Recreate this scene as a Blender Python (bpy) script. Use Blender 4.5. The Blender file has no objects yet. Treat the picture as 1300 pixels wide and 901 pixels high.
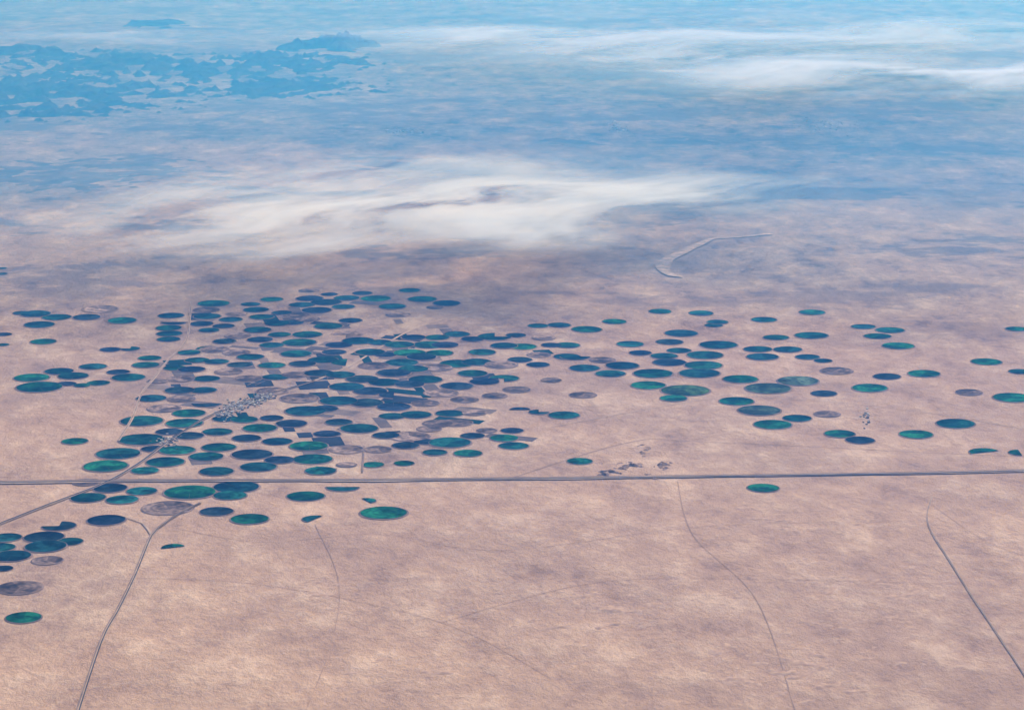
import bpy, bmesh, math, random
from mathutils import Vector, noise
random.seed(4)
# ---- units: 1 Blender unit = 100 m --------------------------------------
scene=bpy.context.scene
CAMH=110.0; DEP=math.radians(12.6); FPX=3375.0
cd,sd=math.cos(DEP),math.sin(DEP)
def G(px,py,z=0.0):
    a=px-650; b=450.5-py
    d=(a, FPX*cd+b*sd, -FPX*sd+b*cd)
    t=(z-CAMH)/d[2]
    return (d[0]*t, d[1]*t)
cam=bpy.data.cameras.new("camera"); co=bpy.data.objects.new("camera",cam)
scene.collection.objects.link(co); scene.camera=co
co.location=(0,0,CAMH); co.rotation_euler=(math.pi/2-DEP,0,0)
cam.sensor_width=36; cam.lens=36*FPX/1300; cam.clip_start=1; cam.clip_end=30000
# ---- light ---------------------------------------------------------------
EL=math.radians(39); AZ=math.radians(20)   # azimuth from +Y toward +X
w=bpy.data.worlds.new("World"); scene.world=w; w.use_nodes=True
nt=w.node_tree; bg=nt.nodes["Background"]
sk=nt.nodes.new("ShaderNodeTexSky"); sk.sky_type='NISHITA'; sk.sun_disc=False
sk.sun_elevation=EL; sk.sun_rotation=AZ
nt.links.new(sk.outputs[0],bg.inputs[0]); bg.inputs[1].default_value=0.13
sl=bpy.data.lights.new("sun",'SUN'); sl.energy=5.0; sl.angle=math.radians(0.5); sl.color=(1,0.95,0.9)
so=bpy.data.objects.new("sun",sl); scene.collection.objects.link(so)
sv=Vector((math.sin(AZ)*math.cos(EL),math.cos(AZ)*math.cos(EL),math.sin(EL)))
so.rotation_euler=(-sv).to_track_quat('-Z','Y').to_euler(); so.location=(0,0,400)
scene.view_settings.view_transform='Standard'; scene.view_settings.look='None'; scene.view_settings.exposure=0

# ---- terrain height ------------------------------------------------------
def H(x,y):
    far=min(max((y-640)/250,0),1)
    n=noise.noise(Vector((x/90,y/90,1.3)))*0.5+noise.noise(Vector((x/45,y/45,7.3)))*0.2
    n2=noise.noise(Vector((x/140,y/140,5.1)))*3.0*far
    return n+n2
def mesh_obj(name,verts,faces,mat=None,smooth=False,mats=None,fm=None):
    me=bpy.data.meshes.new(name); me.from_pydata(verts,[],faces); me.update()
    ob=bpy.data.objects.new(name,me); scene.collection.objects.link(ob)
    for m in (mats or ([mat] if mat else [])): me.materials.append(m)
    if fm:
        for p,i in zip(me.polygons,fm): p.material_index=i
    if smooth: me.polygons.foreach_set("use_smooth",[True]*len(me.polygons))
    return ob
# ---- node helper ---------------------------------------------------------
class N:
    def __init__(s,name):
        s.m=bpy.data.materials.new(name); s.m.use_nodes=True; s.t=s.m.node_tree
        s.t.nodes.clear(); s.out=s.t.nodes.new("ShaderNodeOutputMaterial")
    def n(s,k,**kw):
        x=s.t.nodes.new("ShaderNode"+k)
        for a,b in kw.items(): setattr(x,a,b)
        return x
    def l(s,a,b): s.t.links.new(a,b)
    def pos(s): return s.n("NewGeometry").outputs["Position"]
    def mapping(s,src,scale=(1,1,1),rot=(0,0,0),loc=(0,0,0)):
        m=s.n("Mapping"); s.l(src,m.inputs[0]); m.inputs["Scale"].default_value=scale
        m.inputs["Rotation"].default_value=rot; m.inputs["Location"].default_value=loc
        return m.outputs[0]
    def noise(s,src,scale,detail=6,rough=0.55,dist=0.0,ty=None):
        x=s.n("TexNoise"); x.noise_dimensions='2D'; s.l(src,x.inputs["Vector"]); x.inputs["Scale"].default_value=scale
        x.inputs["Detail"].default_value=detail; x.inputs["Roughness"].default_value=rough
        x.inputs["Distortion"].default_value=dist
        if ty: x.noise_type=ty
        return x.outputs[0]
    def ramp(s,src,stops):
        r=s.n("ValToRGB"); s.l(src,r.inputs[0]); e=r.color_ramp.elements
        while len(e)<len(stops): e.new(0.5)
        for i,(p,c) in enumerate(stops):
            e[i].position=p; e[i].color=c if len(c)==4 else (*c,1)
        return r.outputs[0]
    def mr(s,src,a,b,c=0,d=1,smooth=True):
        r=s.n("MapRange"); 
        if smooth: r.interpolation_type='SMOOTHSTEP'
        s.l(src,r.inputs[0])
        for i,v in enumerate((a,b,c,d)): r.inputs[i+1].default_value=v
        return r.outputs[0]
    def math(s,op,a,b=None,c=None):
        x=s.n("Math",operation=op)
        for i,v in enumerate((a,b,c)):
            if v is None: continue
            if isinstance(v,(int,float)): x.inputs[i].default_value=v
            else: s.l(v,x.inputs[i])
        return x.outputs[0]
    def mix(s,f,a,b,mode='MIX'):
        x=s.n("MixRGB",blend_type=mode)
        for i,v in enumerate((f,a,b)):
            if isinstance(v,(int,float)): x.inputs[i].default_value=v
            elif isinstance(v,tuple): x.inputs[i].default_value=(*v,1)
            else: s.l(v,x.inputs[i])
        return x.outputs[0]
    def sep(s,src):
        x=s.n("SeparateXYZ"); s.l(src,x.inputs[0]); return x.outputs
    def surf(s,col,rough=0.95,bump=None,bs=1.0,bd=1.0):
        b=s.n("BsdfDiffuse")
        if isinstance(col,tuple): b.inputs["Color"].default_value=(*col,1)
        else: s.l(col,b.inputs["Color"])
        if bump is not None:
            u=s.n("Bump"); u.inputs["Strength"].default_value=bs; u.inputs["Distance"].default_value=bd
            s.l(bump,u.inputs["Height"]); s.l(u.outputs[0],b.inputs["Normal"])
        s.l(b.outputs[0],s.out.inputs[0]); return s.m
# ---- desert --------------------------------------------------------------
def desert_color(m):
    p=m.pos(); x,y,z=m.sep(p)
    big=m.noise(p,0.010,2,0.5)
    med=m.noise(m.mapping(p,(1,0.6,1),(0,0,0.6),(40,9,0)),0.10,8,0.76,0.0)
    rdg=m.noise(m.mapping(p,(1,0.45,1),(0,0,-0.5),(11,3,0)),0.05,7,0.66,0.0,'RIDGED_MULTIFRACTAL')
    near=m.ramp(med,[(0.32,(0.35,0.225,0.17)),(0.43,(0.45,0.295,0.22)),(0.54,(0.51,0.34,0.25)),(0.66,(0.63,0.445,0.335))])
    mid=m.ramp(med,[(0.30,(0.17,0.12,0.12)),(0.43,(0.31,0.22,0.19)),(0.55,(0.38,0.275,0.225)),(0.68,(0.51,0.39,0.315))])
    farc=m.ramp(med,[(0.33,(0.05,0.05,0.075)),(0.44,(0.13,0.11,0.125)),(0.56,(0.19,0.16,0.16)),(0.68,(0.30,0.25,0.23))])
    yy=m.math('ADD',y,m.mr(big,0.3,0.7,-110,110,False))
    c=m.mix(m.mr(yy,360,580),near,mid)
    c=m.mix(m.mr(yy,580,820),c,farc)  # far ground darkened, red most: part of the haze tint is painted in
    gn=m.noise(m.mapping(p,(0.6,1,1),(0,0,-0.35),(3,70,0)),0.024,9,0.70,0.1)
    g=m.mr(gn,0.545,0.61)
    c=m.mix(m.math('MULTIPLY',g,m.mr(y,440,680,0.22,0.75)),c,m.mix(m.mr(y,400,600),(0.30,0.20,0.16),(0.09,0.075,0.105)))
    v=m.mr(m.math('ABSOLUTE',m.math('SUBTRACT',gn,0.46)),0.0,0.008,1,0)
    c=m.mix(m.math('MULTIPLY',v,0.45),c,(0.58,0.44,0.35))
    v=m.mr(m.math('ABSOLUTE',m.math('SUBTRACT',gn,0.41)),0.0,0.008,1,0)
    c=m.mix(m.math('MULTIPLY',v,0.35),c,(0.22,0.15,0.13))
    c=m.mix(m.mr(rdg,1.0,1.8,0,0.3),c,(0.66,0.49,0.38))
    c=m.mix(1.0,c,m.ramp(big,[(0.35,(0.93,0.92,0.94)),(0.62,(1.07,1.05,1.02))]),'MULTIPLY')
    return c,m.math('ADD',m.math('MULTIPLY',med,2.6),m.math('MULTIPLY',rdg,1.3))
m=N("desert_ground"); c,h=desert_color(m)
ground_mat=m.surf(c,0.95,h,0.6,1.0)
def axis(a,b,step,out0,out1):
    r=[]; v=a
    while v<=b+1e-6: r.append(v); v+=step
    s=step; v=b
    while v<out1: s*=1.35; v+=s; r.append(v)
    s=step; v=a; pre=[]
    while v>out0: s*=1.35; v-=s; pre.append(v)
    return pre[::-1]+r
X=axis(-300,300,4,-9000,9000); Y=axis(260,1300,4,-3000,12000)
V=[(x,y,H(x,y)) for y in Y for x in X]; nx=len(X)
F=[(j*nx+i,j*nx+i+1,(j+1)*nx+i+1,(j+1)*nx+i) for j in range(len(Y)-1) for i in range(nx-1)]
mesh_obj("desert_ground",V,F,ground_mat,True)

# ---- crop fields ---------------------------------------------------------
def field_mat():
    m=N("irrigated_crop"); oi=m.n("ObjectInfo"); tc=m.n("TexCoord")
    p=tc.outputs["Object"]; x,y,z=m.sep(p)
    r=m.math('SQRT',m.math('ADD',m.math('MULTIPLY',x,x),m.math('MULTIPLY',y,y)))
    ang=m.math('ARCTAN2',y,x)
    a0=m.math('MULTIPLY',m.math('SUBTRACT',oi.outputs["Random"],0.5),6.2)
    da=m.math('PINGPONG',m.math('SUBTRACT',ang,a0),math.pi)
    c=oi.outputs["Color"]
    sector=m.mr(da,1.2,1.25,0.6,1.2,False)
    rings=m.math('SINE',m.math('MULTIPLY',r,7.0))
    rings=m.mr(rings,-1,1,0.82,1.18,False)
    nz=m.mr(m.noise(m.pos(),0.5,4,0.6),0.3,0.7,0.45,1.7)
    f=m.math('MULTIPLY',m.math('MULTIPLY',sector,rings),nz)
    cc=m.n("VectorMath",operation='SCALE'); m.l(c,cc.inputs[0]); m.l(f,cc.inputs["Scale"])
    arm=m.mr(da,0.0,0.03,0.2,0)
    col=m.mix(arm,cc.outputs[0],(0.3,0.24,0.2))
    return m.surf(col,0.9)
FM=field_mat()
m=N("field_margin"); mm=m.noise(m.pos(),0.4,3); 
RIM=m.surf(m.ramp(mm,[(0.3,(0.12,0.09,0.09)),(0.7,(0.26,0.18,0.16))]))
PAL={'g':(0.007,0.056,0.040),'t':(0.007,0.035,0.036),'n':(0.011,0.019,0.028),'p':(0.14,0.10,0.09),'l':(0.045,0.08,0.05)}
def field(px,py,wd,k='t',part=None):
    cx,cy=G(px,py); d=math.hypot(math.hypot(cx,cy),CAMH)
    if 180<px<720 and 390<py<600:
        wd*=0.90
        if k in 'tn' and random.random()<0.10: k='p'
        elif k=='t' and random.random()<0.12: k='g'
    rad=wd/2*d/FPX
    a0,a1=(0,2*math.pi) if part is None else (math.radians(part[0]),math.radians(part[1]))
    z0=H(cx,cy)
    seg=64
    V=[];F=[];fm=[]
    V.append((0,0,0.10))
    for rr in (0.5,0.95,1.03):
        for i in range(seg+1):
            a=a0+(a1-a0)*i/seg
            wob=1+(0.012*noise.noise(Vector((math.cos(a)*3,math.sin(a)*3,cx))) if rr>0.9 else 0)
            xx,yy=rr*wob*rad*math.cos(a),rr*wob*rad*math.sin(a)
            V.append((xx,yy,H(cx+xx,cy+yy)-z0+(0.10 if rr<1 else 0.04)))
    for i in range(seg):
        F.append((0,1+i,2+i)); fm.append(0)
        for q in range(2):
            b=1+q*(seg+1)
            F.append((b+i,b+seg+1+i,b+seg+2+i,b+i+1)); fm.append(q)
    ob=mesh_obj("crop_field",V,F,mats=[FM,RIM],fm=fm)
    ob.location=(cx,cy,z0+random.uniform(0,0.04))
    b=PAL[k]; s=random.uniform(0.6,1.45); t=random.uniform(0.85,1.2) if k!='p' else 1
    ob.color=(b[0]*s,b[1]*s*t,b[2]*s/t,1)
L="""3 341 12 t;3 348 14 n;5 423 20 n;4 436 16 t;45 398 40 t;28 397 24 n;72 402 38 t;50 411 40 t;155 406 38 g;127 392 46 p;110 402 36 n;55 432 34 g;
140 442 28 n;165 441 26 t;40 478 46 g;50 490 60 g;75 470 38 t;93 476 40 t;118 464 36 t;163 478 44 g;150 471 30 n;185 462 40 t;125 485 30 t;190 453 34 g;
222 466 34 t;200 483 30 p;84 486 26 n;104 488 22 t;
271 385 42 g;262 393 38 t;263 401 40 t;217 400 38 t;221 408 38 n;214 415 38 t;215 422 38 t;214 429 34 t;256 410 34 n;293 405 34 t;284 413 32 n;265 418 30 t;
345 380 30 g;318 386 26 t;325 393 38 t;332 402 36 t;383 387 34 t;393 379 36 n;392 369 26 p;418 374 22 n;414 384 40 n;440 379 34 t;436 390 30 t;460 373 26 n;477 380 40 g;
498 390 36 g;520 370 28 g;536 381 38 g;567 386 36 t;552 391 24 p;505 400 36 p;402 394 44 n;376 400 40 p;300 398 30 n;358 397 30 n;352 410 38 t;
417 414 42 t;371 409 34 n;390 405 36 n;327 418 40 t;302 425 38 t;285 432 34 n;390 424 44 t;380 434 50 t;376 448 46 g;355 424 34 t;330 430 38 n;345 437 36 t;
272 442 44 n;240 446 34 t;300 446 40 p;318 452 40 t;440 424 44 n;445 407 34 n;455 432 48 t;430 437 40 n;470 446 44 t;482 434 36 t;424 446 36 n;410 456 44 t;
440 459 46 t;384 461 40 n;345 463 40 t;350 478 40 t;275 458 36 t;250 456 36 t;243 468 40 n;230 480 40 p;262 480 40 t;305 462 38 n;290 471 40 t;315 480 40 n;
507 437 44 t;525 428 36 n;555 428 36 t;545 437 48 t;580 424 38 t;600 430 34 n;565 437 40 n;520 447 48 t;558 447 40 t;510 459 48 t;535 452 44 n;
490 449 34 n;475 463 46 p;500 472 50 n;525 467 44 t;555 465 44 n;580 460 50 t;612 446 40 t;628 427 50 t;640 438 40 t;664 439 40 t;655 425 30 n;
605 458 44 t;636 461 48 t;660 455 36 n;683 461 34 n;684 449 34 p;690 428 34 t;720 451 36 t;700 437 30 n;720 437 34 t;745 417 40 g;710 412 34 t;683 413 30 t;
730 451 40 t;742 465 40 t;775 472 40 t;790 462 44 t;765 455 34 p;780 407 32 g;838 394 30 g;800 435 36 g;813 446 30 n;
890 396 32 g;911 407 28 t;906 411 24 t;865 421 44 t;850 432 36 n;862 443 32 t;843 450 36 t;912 436 50 g;895 449 48 t;850 458 44 n;893 462 50 t;
829 472 52 g;888 472 54 t;823 487 46 g;870 494 64 l;855 504 36 g;940 480 46 g;962 442 38 t;985 427 34 t;970 404 34 g;968 452 42 t;1000 443 38 t;
1031 395 34 g;1030 425 44 g;1025 453 32 t;1045 458 24 t;1013 483 54 l;975 492 60 l;935 508 46 g;964 520 56 l;981 538 50 g;1012 530 38 g;1046 499 34 n;
1062 471 42 p;1104 493 46 g;1126 479 36 n;1096 414 32 t;1130 419 38 g;1114 427 36 g;1140 440 42 g;1173 476 42 g;1252 461 40 g;1295 474 30 t;
1290 418 28 g;1285 507 50 g;1213 538 50 g;1163 551 44 g;1066 550 40 g;1092 558 38 n;1295 575 30 t;1230 500 34 p;1050 525 34 p;
969 619 42 g;736 585 34 g;716 525 46 g;684 521 30 t;660 518 30 n;656 492 40 t;740 499 36 p;700 480 30 p;640 478 44 t;615 482 44 n;580 488 48 n;540 480 50 t;
560 497 50 p;600 472 44 t;628 500 36 p;590 505 40 p;520 486 44 n;488 484 48 t;460 480 48 n;432 475 44 t;405 473 44 n;375 475 40 t;
380 505 56 t;388 521 60 t;345 496 46 n;440 490 52 t;470 495 50 n;500 500 44 n;430 508 56 t;412 518 40 n;465 510 50 n;500 515 50 n;528 525 46 t;498 527 40 t;
571 523 42 t;540 510 40 n;556 536 44 p;580 535 46 n;602 522 36 p;545 543 36 n;
258 495 40 t;228 495 44 n;192 505 44 t;230 506 40 p;208 518 48 t;262 512 44 n;240 524 48 t;180 534 56 t;234 537 54 g;286 531 38 t;310 532 40 t;330 543 50 t;
345 530 34 n;370 537 46 n;276 548 44 t;240 553 44 n;215 548 40 n;180 558 60 t;150 576 58 t;225 572 52 g;195 570 36 n;134 592 58 g;184 598 40 g;210 587 56 t;
278 568 50 g;262 580 50 t;275 599 50 t;328 593 54 t;320 577 60 n;355 584 44 n;352 560 44 t;313 556 42 n;392 566 56 g;397 583 58 t;407 598 46 g;440 590 30 t;
415 550 40 n;456 543 56 t;430 535 40 n;474 590 32 g;513 588 30 g;490 552 40 n;520 553 58 t;571 561 62 g;552 574 36 t;594 575 42 g;515 565 40 n;540 560 34 n;
600 552 36 n;640 555 42 t;652 565 44 g;618 545 30 p;650 545 34 n;440 570 50 p;480 570 40 p;95 560 34 g;
155 635 42 g;112 632 46 t;180 624 40 g;213 646 66 p;241 626 68 g;300 619 60 t;292 630 44 g;275 651 44 n;317 661 50 g;388 631 50 g;400 661 34 t;
435 619 44 t;465 637 26 g;487 653 62 g;135 661 50 n;140 620 44 n;58 694 54 t;56 682 52 n;8 682 40 t;15 706 50 t;4 722 26 n;25 747 58 p;
88 688 36 t;30 785 46 g;75 668 44 n;0 695 40 t;110 612 36 p;60 712 40 p"""
parts={(400,661):(60,240),(465,637):(-60,120),(435,619):(180,360),(142,442):(0,180),(1295,575):(90,270),(712,525):(0,300)}
for e in L.replace("\n","").split(";"):
    a=e.split()
    if len(a)<4: continue
    x,y=int(a[0]),int(a[1])
    pt=parts.get((x,y))
    if pt is None and a[3] in 'tn' and random.random()<0.06:
        s=random.choice((0,90,180,270)); pt=(s,s+random.choice((180,270)))
    field(x,y,float(a[2]),a[3],pt)
for (x,y,wd) in [(1250,574,40),(220,697,30),(265,441,36)]:
    field(x,y,wd,'g',(20,200))
m=N("farm_plot"); nn=m.noise(m.pos(),0.25,4); x_=m.n("ObjectInfo")
PLOT=m.surf(m.mix(1.0,x_.outputs["Color"],m.ramp(nn,[(0.3,(0.6,0.6,0.6)),(0.7,(1.2,1.2,1.2))]),'MULTIPLY'))
def plot(px,py,wx,wy,rot,col,name="farm_plot"):
    cx,cy=G(px,py); V=[];F=[]; n=6; ca,sa=math.cos(rot),math.sin(rot)
    for j in range(n+1):
        for i in range(n+1):
            u=(i/n-.5)*wx; v=(j/n-.5)*wy; x=cx+u*ca-v*sa; y=cy+u*sa+v*ca
            V.append((x-cx,y-cy,H(x,y)+0.03))
    for j in range(n):
        for i in range(n): F.append((j*(n+1)+i,j*(n+1)+i+1,(j+1)*(n+1)+i+1,(j+1)*(n+1)+i))
    ob=mesh_obj(name,V,F,PLOT); ob.location=(cx,cy,0); ob.color=(*col,1)
for i in range(90):
    px=random.gauss(420,110); py=random.gauss(480,48)
    if not(190<px<700 and 385<py<600): continue
    plot(px,py,random.uniform(1.5,5),random.uniform(3,9),random.choice((0.2,0.25,1.2)),random.choice([(0.03,0.035,0.05),(0.14,0.11,0.11),(0.20,0.15,0.135),(0.012,0.04,0.04)]))

# ---- roads ---------------------------------------------------------------
m=N("asphalt"); ASP=m.surf(m.ramp(m.noise(m.pos(),0.5,3),[(0.3,(0.05,0.045,0.05)),(0.7,(0.09,0.08,0.085))]))
m=N("graded_sand"); SAND=m.surf(m.ramp(m.noise(m.pos(),0.4,3),[(0.3,(0.36,0.26,0.21)),(0.7,(0.50,0.37,0.29))]))
m=N("dark_verge"); VERGE=m.surf(m.ramp(m.noise(m.pos(),0.3,3),[(0.3,(0.16,0.12,0.11)),(0.7,(0.30,0.21,0.18))]))
def path(pts):
    P=[Vector(G(*p)) for p in pts]
    out=[]
    for i in range(len(P)-1):
        p0=P[max(i-1,0)];p1=P[i];p2=P[i+1];p3=P[min(i+2,len(P)-1)]
        n=max(2,int((p2-p1).length/2.5))
        for k in range(n):
            t=k/n
            out.append(0.5*((2*p1)+(p2-p0)*t+(2*p0-5*p1+4*p2-p3)*t*t+(3*p1-p0-3*p2+p3)*t**3))
    out.append(P[-1]); return out
def strip(P,w,off,dz,jit=0,seed=0):
    V=[];F=[]
    for i,p in enumerate(P):
        a=P[max(i-1,0)];b=P[min(i+1,len(P)-1)]; t=(b-a).normalized(); nrm=Vector((-t.y,t.x))
        for s in (-1,1):
            ww=w*max(0.3,1+jit*noise.noise(Vector((i*0.21,seed,0.5+s)))*2)
            q=p+nrm*(off+s*ww/2); V.append((q.x,q.y,H(q.x,q.y)+dz))
    for i in range(len(P)-1): F.append((2*i,2*i+1,2*i+3,2*i+2))
    return V,F
def road(name,pts,layers):
    P=path(pts); V=[];F=[];fm=[];mats=[]
    for k,(w_,off,dz,mt,jit) in enumerate(layers):
        v,f=strip(P,w_,off,dz,jit,k*3.7+len(pts)); b=len(V)
        V+=v; F+=[tuple(q+b for q in ff) for ff in f]; fm+=[k]*len(f); mats.append(mt)
    return mesh_obj(name,V,F,mats=mats,fm=fm)
road("highway",[(-60,612),(150,611),(500,610),(800,606),(1050,602),(1360,597)],
  [(1.5,0,0.16,SAND,0.3),(0.45,-0.2,0.19,ASP,0.1),(0.25,0.55,0.2,VERGE,0.2)])
road("desert_road",[(90,930),(128,816),(150,775),(172,730),(192,682),(207,668),(225,655),(255,640)],[(0.6,0,0.16,SAND,0.4),(0.16,-0.13,0.2,ASP,0),(0.16,0.16,0.2,VERGE,0)])
road("desert_road",[(192,682),(180,665),(150,655)],[(0.3,0,0.17,SAND,0.2)])
road("desert_road",[(1345,930),(1290,840),(1240,765),(1208,715),(1178,664),(1183,630)],[(0.24,0,0.16,SAND,0.3),(0.07,0,0.2,VERGE,0)])
road("desert_road",[(-10,668),(60,641),(130,615),(175,590),(215,560),(262,530),(305,512),(350,498),(400,483)],[(0.6,0,0.17,SAND,0.3),(0.3,0,0.22,ASP,0)])
road("desert_road",[(243,383),(240,410),(236,432),(215,455),(195,480),(180,500),(168,530),(150,560)],[(0.5,0,0.16,SAND,0.3),(0.15,0,0.2,VERGE,0)])
road("desert_road",[(350,498),(430,470),(520,420),(600,395)],[(0.5,0,0.07,SAND,0.3)])
road("desert_road",[(460,600),(462,566)],[(0.3,0,0.17,VERGE,0)])
road("desert_track",[(700,540),(900,505),(1000,505),(1150,520),(1300,545)],[(0.16,0,0.06,SAND,0.2)])
road("desert_track",[(640,610),(800,560),(900,560),(1300,580)],[(0.12,0,0.06,VERGE,0.2)])
m=N("track_dust"); TRK=m.surf(m.ramp(m.noise(m.pos(),0.4,3),[(0.3,(0.30,0.20,0.16)),(0.7,(0.44,0.30,0.235))]))
for pts in [[(207,668),(330,690),(480,680),(640,700),(900,668),(1180,660)],[(170,735),(340,745),(560,790),(700,860)],[(560,790),(760,740),(1000,735),(1225,740)],
            [(860,610),(880,680),(960,760),(1010,900)],[(1183,640),(1260,690),(1360,720)],[(400,668),(430,740),(420,820),(380,920)]]:
    road("desert_track",pts,[(0.09,0,0.09,TRK,0.3)])
m=N("wadi_sand"); WADI=m.surf(m.ramp(m.noise(m.pos(),0.5,5,0.7),[(0.38,(0.29,0.22,0.195)),(0.62,(0.52,0.40,0.34))]))
road("dry_riverbed",[(866,352),(850,351),(837,343),(845,334),(868,322),(888,312),(905,305),(940,303),(980,299)],[(2.3,0,0.22,WADI,0.8)])
# ---- town ----------------------------------------------------------------
m=N("town_walls"); g_=m.n("NewGeometry"); TOWN=m.surf(m.ramp(g_.outputs["Random Per Island"],[(0,(0.08,0.08,0.09)),(0.5,(0.30,0.26,0.25)),(1,(0.65,0.61,0.58))]),0.8)
def town(pts,n,name="town_buildings",spread=0.9):
    V=[];F=[]
    for i in range(n):
        px,py,sx,sy=random.choice(pts)
        x,y=G(random.gauss(px,sx),random.gauss(py,sy))
        a=random.uniform(.08,.25)*spread;b=random.uniform(.08,.25)*spread;h=random.uniform(.05,.14); z=H(x,y)
        c_,s_=math.cos(.25),math.sin(.25); k=len(V)
        for zz in (0,h+0.1):
            for u,v in ((-a,-b),(a,-b),(a,b),(-a,b)): V.append((x+u*c_-v*s_,y+u*s_+v*c_,z+zz))
        F+=[(k+4,k+5,k+6,k+7)]+[(k+q,k+(q+1)%4,k+4+(q+1)%4,k+4+q) for q in range(4)]
    mesh_obj(name,V,F,TOWN)
town([(298,515,8,3),(285,525,7,3),(315,510,9,2),(335,504,6,2)],360)
town([(785,165,6,3),(780,158,3,3)],50,spread=1.2)
town([(1098,530,3,6)],22); town([(215,560,8,4)],50); town([(515,172,14,2)],50,spread=1.4); town([(1050,160,20,4)],50,spread=1.4)
# ---- hills / mountains ---------------------------------------------------
m=N("dark_rock"); ROCK=m.surf(m.ramp(m.noise(m.pos(),0.12,5,0.7),[(0.35,(0.006,0.010,0.018)),(0.65,(0.045,0.043,0.05))]))
m=N("gravel_hill"); ROCK3=m.surf(m.ramp(m.noise(m.pos(),0.12,5,0.7),[(0.35,(0.07,0.065,0.085)),(0.65,(0.15,0.12,0.135))]))
m=N("outcrop_rock"); ROCK2=m.surf(m.ramp(m.noise(m.pos(),1.2,5,0.65),[(0.3,(0.16,0.105,0.09)),(0.7,(0.40,0.275,0.215))]),0.95,m.noise(m.pos(),1.5,5,0.7),0.8,0.3)
m=N("sand_ridge"); SRDG=m.surf(m.ramp(m.noise(m.pos(),1.0,5,0.65),[(0.3,(0.34,0.22,0.17)),(0.7,(0.54,0.365,0.275))]))
def hills(name,blobs,height,scale,thr,mat,step,seed,stretch=(1,1),mw=0.35):
    W=[]
    for (px,py,rx,ry) in blobs:
        x,y=G(px,py); x2,_=G(px+rx,py); y1=G(px,py-ry)[1]; y0=G(px,py+ry)[1]
        W.append((x,y,abs(x2-x),(y1-y0)/2))
    xa=min(b[0]-b[2]*1.3 for b in W); xb=max(b[0]+b[2]*1.3 for b in W)
    ya=min(b[1]-b[3]*1.3 for b in W); yb=max(b[1]+b[3]*1.3 for b in W)
    nx=int((xb-xa)/step)+2; ny=int((yb-ya)/step)+2; V=[];hs=[]
    for j in range(ny):
        for i in range(nx):
            x=xa+i*step;y=ya+j*step
            mk=max(math.exp(-(((x-b[0])/b[2])**2+((y-b[1])/b[3])**2)*1.6) for b in W)
            n=0
            if mk>0.12:
                a=1;f=1/scale
                for o in range(5):
                    q=1-abs(noise.noise(Vector((x*f*stretch[0],y*f*stretch[1],seed+o*3.1))))*2
                    n+=a*q; a*=0.6; f*=2.05
                n/=2.3
                hh=max(n+mk*mw-thr,-0.05)
            else: hh=-0.05
            hs.append(hh); V.append((x,y,H(x,y)+hh*height*2))
    F=[];
    for j in range(ny-1):
        for i in range(nx-1):
            k=j*nx+i; q=(k,k+1,k+nx+1,k+nx)
            if max(hs[z] for z in q)>0.0: F.append(q)
    ob=mesh_obj(name,V,F,mat,True)
    bm=bmesh.new(); bm.from_mesh(ob.data)
    bmesh.ops.delete(bm,geom=[v for v in bm.verts if not v.link_faces],context='VERTS'); bm.to_mesh(ob.data); bm.free()
    return ob
hills("mountain_range",[(60,115,230,30),(230,88,170,18),(360,80,130,14),(40,140,130,16),(340,108,150,14),(150,80,150,14)],3.5,11,0.845,ROCK,1.2,3.0,(1,0.6))
hills("mountain_range",[(415,62,60,5)],6,22,0.62,ROCK,1.3,5.0)
hills("mountain_range",[(195,32,40,5),(40,70,90,6)],4,16,0.80,ROCK,1.6,9.0)
hills("rock_hills",[(60,225,150,20),(150,215,100,12)],0.8,14,0.80,ROCK3,1.3,19.0)
hills("rock_hills",[(1090,188,70,7),(900,180,70,5),(740,182,50,4),(1120,150,70,5)],0.8,14,0.80,ROCK3,1.5,29.0)
hills("rock_outcrop",[(822,572,14,9),(800,592,18,6),(845,590,14,6),(775,600,20,5),(820,605,20,4)],0.8,3.5,0.85,ROCK2,0.2,33.0)
hills("sand_ridges",[(1000,660,260,40),(1100,760,260,80),(760,780,260,70),(1000,850,400,80)],0.55,6,1.06,SRDG,0.35,51.0,(0.7,1.0))
hills("sand_ridges",[(400,760,220,60),(500,860,300,60)],0.5,6,1.09,SRDG,0.35,61.0,(0.7,1.0))

# ---- haze layers (real volumes, side by side) ----------------------------
def haze(name,col,dens,g,box):
    m=N(name); vs=m.n("VolumeScatter"); vs.inputs["Color"].default_value=(*col,1)
    vs.inputs["Density"].default_value=dens; vs.inputs["Anisotropy"].default_value=g
    m.l(vs.outputs[0],m.out.inputs["Volume"])
    xa,xb,ya,yb,z0,z1=box
    V=[(x,y,z) for z in (z0,z1) for x,y in ((xa,ya),(xb,ya),(xb,yb),(xa,yb))]
    mesh_obj(name,V,[(3,2,1,0),(4,5,6,7),(0,1,5,4),(1,2,6,5),(2,3,7,6),(3,0,4,7)],m.m)
haze("atmospheric_haze",(0.06,0.33,1.0),0.0026,0.5,(-9500,9500,-3500,519.9,-8,28))
haze("haze_bank",(0.06,0.35,1.0),0.0070,0.5,(-9500,9500,520,9500,-8,28))

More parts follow.
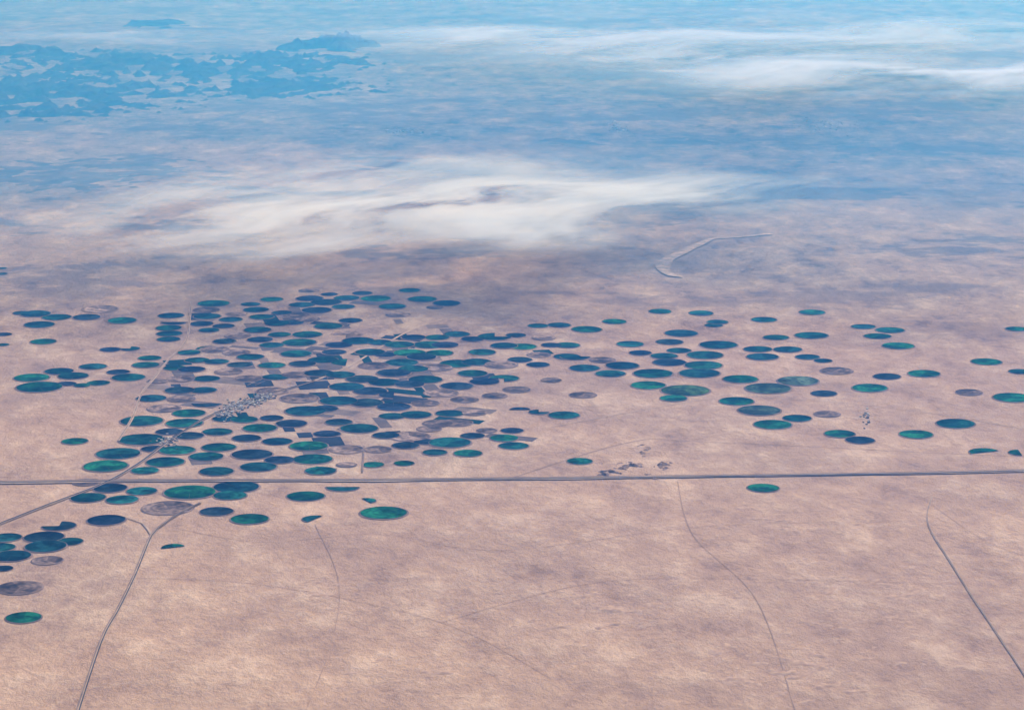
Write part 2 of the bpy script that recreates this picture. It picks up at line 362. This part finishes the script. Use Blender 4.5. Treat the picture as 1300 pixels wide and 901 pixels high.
# ---- thin clouds ---------------------------------------------------------
m=N("cloud_vapour"); at=m.n("Attribute"); at.attribute_name="vapour"
d=m.n("BsdfDiffuse"); d.inputs[0].default_value=(0.90,0.91,0.93,1)
t=m.n("BsdfTranslucent"); t.inputs[0].default_value=(0.90,0.91,0.93,1)
ad=m.n("MixShader"); ad.inputs[0].default_value=0.15; m.l(d.outputs[0],ad.inputs[1]); m.l(t.outputs[0],ad.inputs[2])
tr=m.n("BsdfTransparent"); mx=m.n("MixShader"); m.l(at.outputs["Fac"],mx.inputs[0]); m.l(tr.outputs[0],mx.inputs[1]); m.l(ad.outputs[0],mx.inputs[2])
m.l(mx.outputs[0],m.out.inputs[0]); VAP=m.m
def cloud(blobs,z,sx,sy,seed,fa,across,along,gain=1.15,fc=0.65,mxa=0.66):
    W=[]
    for (px,py,rx,ry,am) in blobs:
        x,y=G(px,py,z); x2,_=G(px+rx,py,z); y1=G(px,py-ry,z)[1]; y0=G(px,py+ry,z)[1]
        W.append((x,y,abs(x2-x),(y1-y0)/2,am))
    xa=min(b[0]-b[2]*2.2 for b in W); xb=max(b[0]+b[2]*2.2 for b in W)
    ya=min(b[1]-b[3]*2.2 for b in W); yb=max(b[1]+b[3]*2.2 for b in W)
    nx=int((xb-xa)/sx)+2; ny=int((yb-ya)/sy)+2; V=[];A=[]
    cf,sf=math.cos(fa),math.sin(fa)
    for j in range(ny):
        for i in range(nx):
            x=xa+i*sx; y=ya+j*sy
            wx=x+14*noise.noise(Vector((x/40,y/40,seed))); wy=y+24*noise.noise(Vector((x/40,y/40,seed+9)))
            s=sum(b[4]*math.exp(-(((wx-b[0])/b[2])**2+((wy-b[1])/b[3])**2)) for b in W)
            if s<0.012: A.append(0.0); V.append((x,y,z)); continue
            u=wx*cf+wy*sf; v=-wx*sf+wy*cf
            n=0;a=1;p=Vector((u/along,v/across,seed))
            for o in range(6):
                n+=a*noise.noise(p); a*=0.66; p=p*2.03
            f=0.78+fc*n
            q=s*max(f,0)*gain-0.012
            q=max(q,0); A.append(mxa*(1-math.exp(-q*1.4)))
            V.append((x,y,z+1.0*noise.noise(Vector((x/60,y/60,seed+3)))+0.6*s))
    idx={};V2=[];A2=[];F=[]
    def g(k):
        if k not in idx: idx[k]=len(V2); V2.append(V[k]); A2.append(A[k])
        return idx[k]
    for j in range(ny-1):
        for i in range(nx-1):
            k=j*nx+i; q=(k,k+1,k+nx+1,k+nx)
            if max(A[e] for e in q)>0.0: F.append(tuple(g(e) for e in q))
    ob=mesh_obj("thin_cloud",V2,F,VAP,True)
    at=ob.data.attributes.new("vapour",'FLOAT','POINT'); at.data.foreach_set("value",A2)
    ob.data.update()
cloud([(290,250,150,36,.32),(400,285,120,30,.42),(480,262,130,22,.4),(570,280,130,24,.7),(660,270,110,20,.95),(770,247,140,16,.75),(880,236,130,12,.5),
 (600,225,220,18,.28),(640,292,60,10,.5),(388,325,50,16,.3),(560,210,140,12,.22),(200,290,160,26,.15),(900,262,140,14,.15)],13,1.5,2.2,3.3,math.radians(58),17,50,1.3,0.95,0.70)
cloud([(700,50,220,12,.3),(900,72,260,12,.5),(1100,92,250,11,.9),(1270,97,160,9,.95),(1000,50,300,12,.4),(1230,35,200,12,.3),(600,45,120,8,.3),
 (1150,115,200,6,.25),(120,45,160,8,.2),(900,20,300,8,.12)],27,2.6,5,8.3,math.radians(35),26,70,1.15,0.9,0.72)
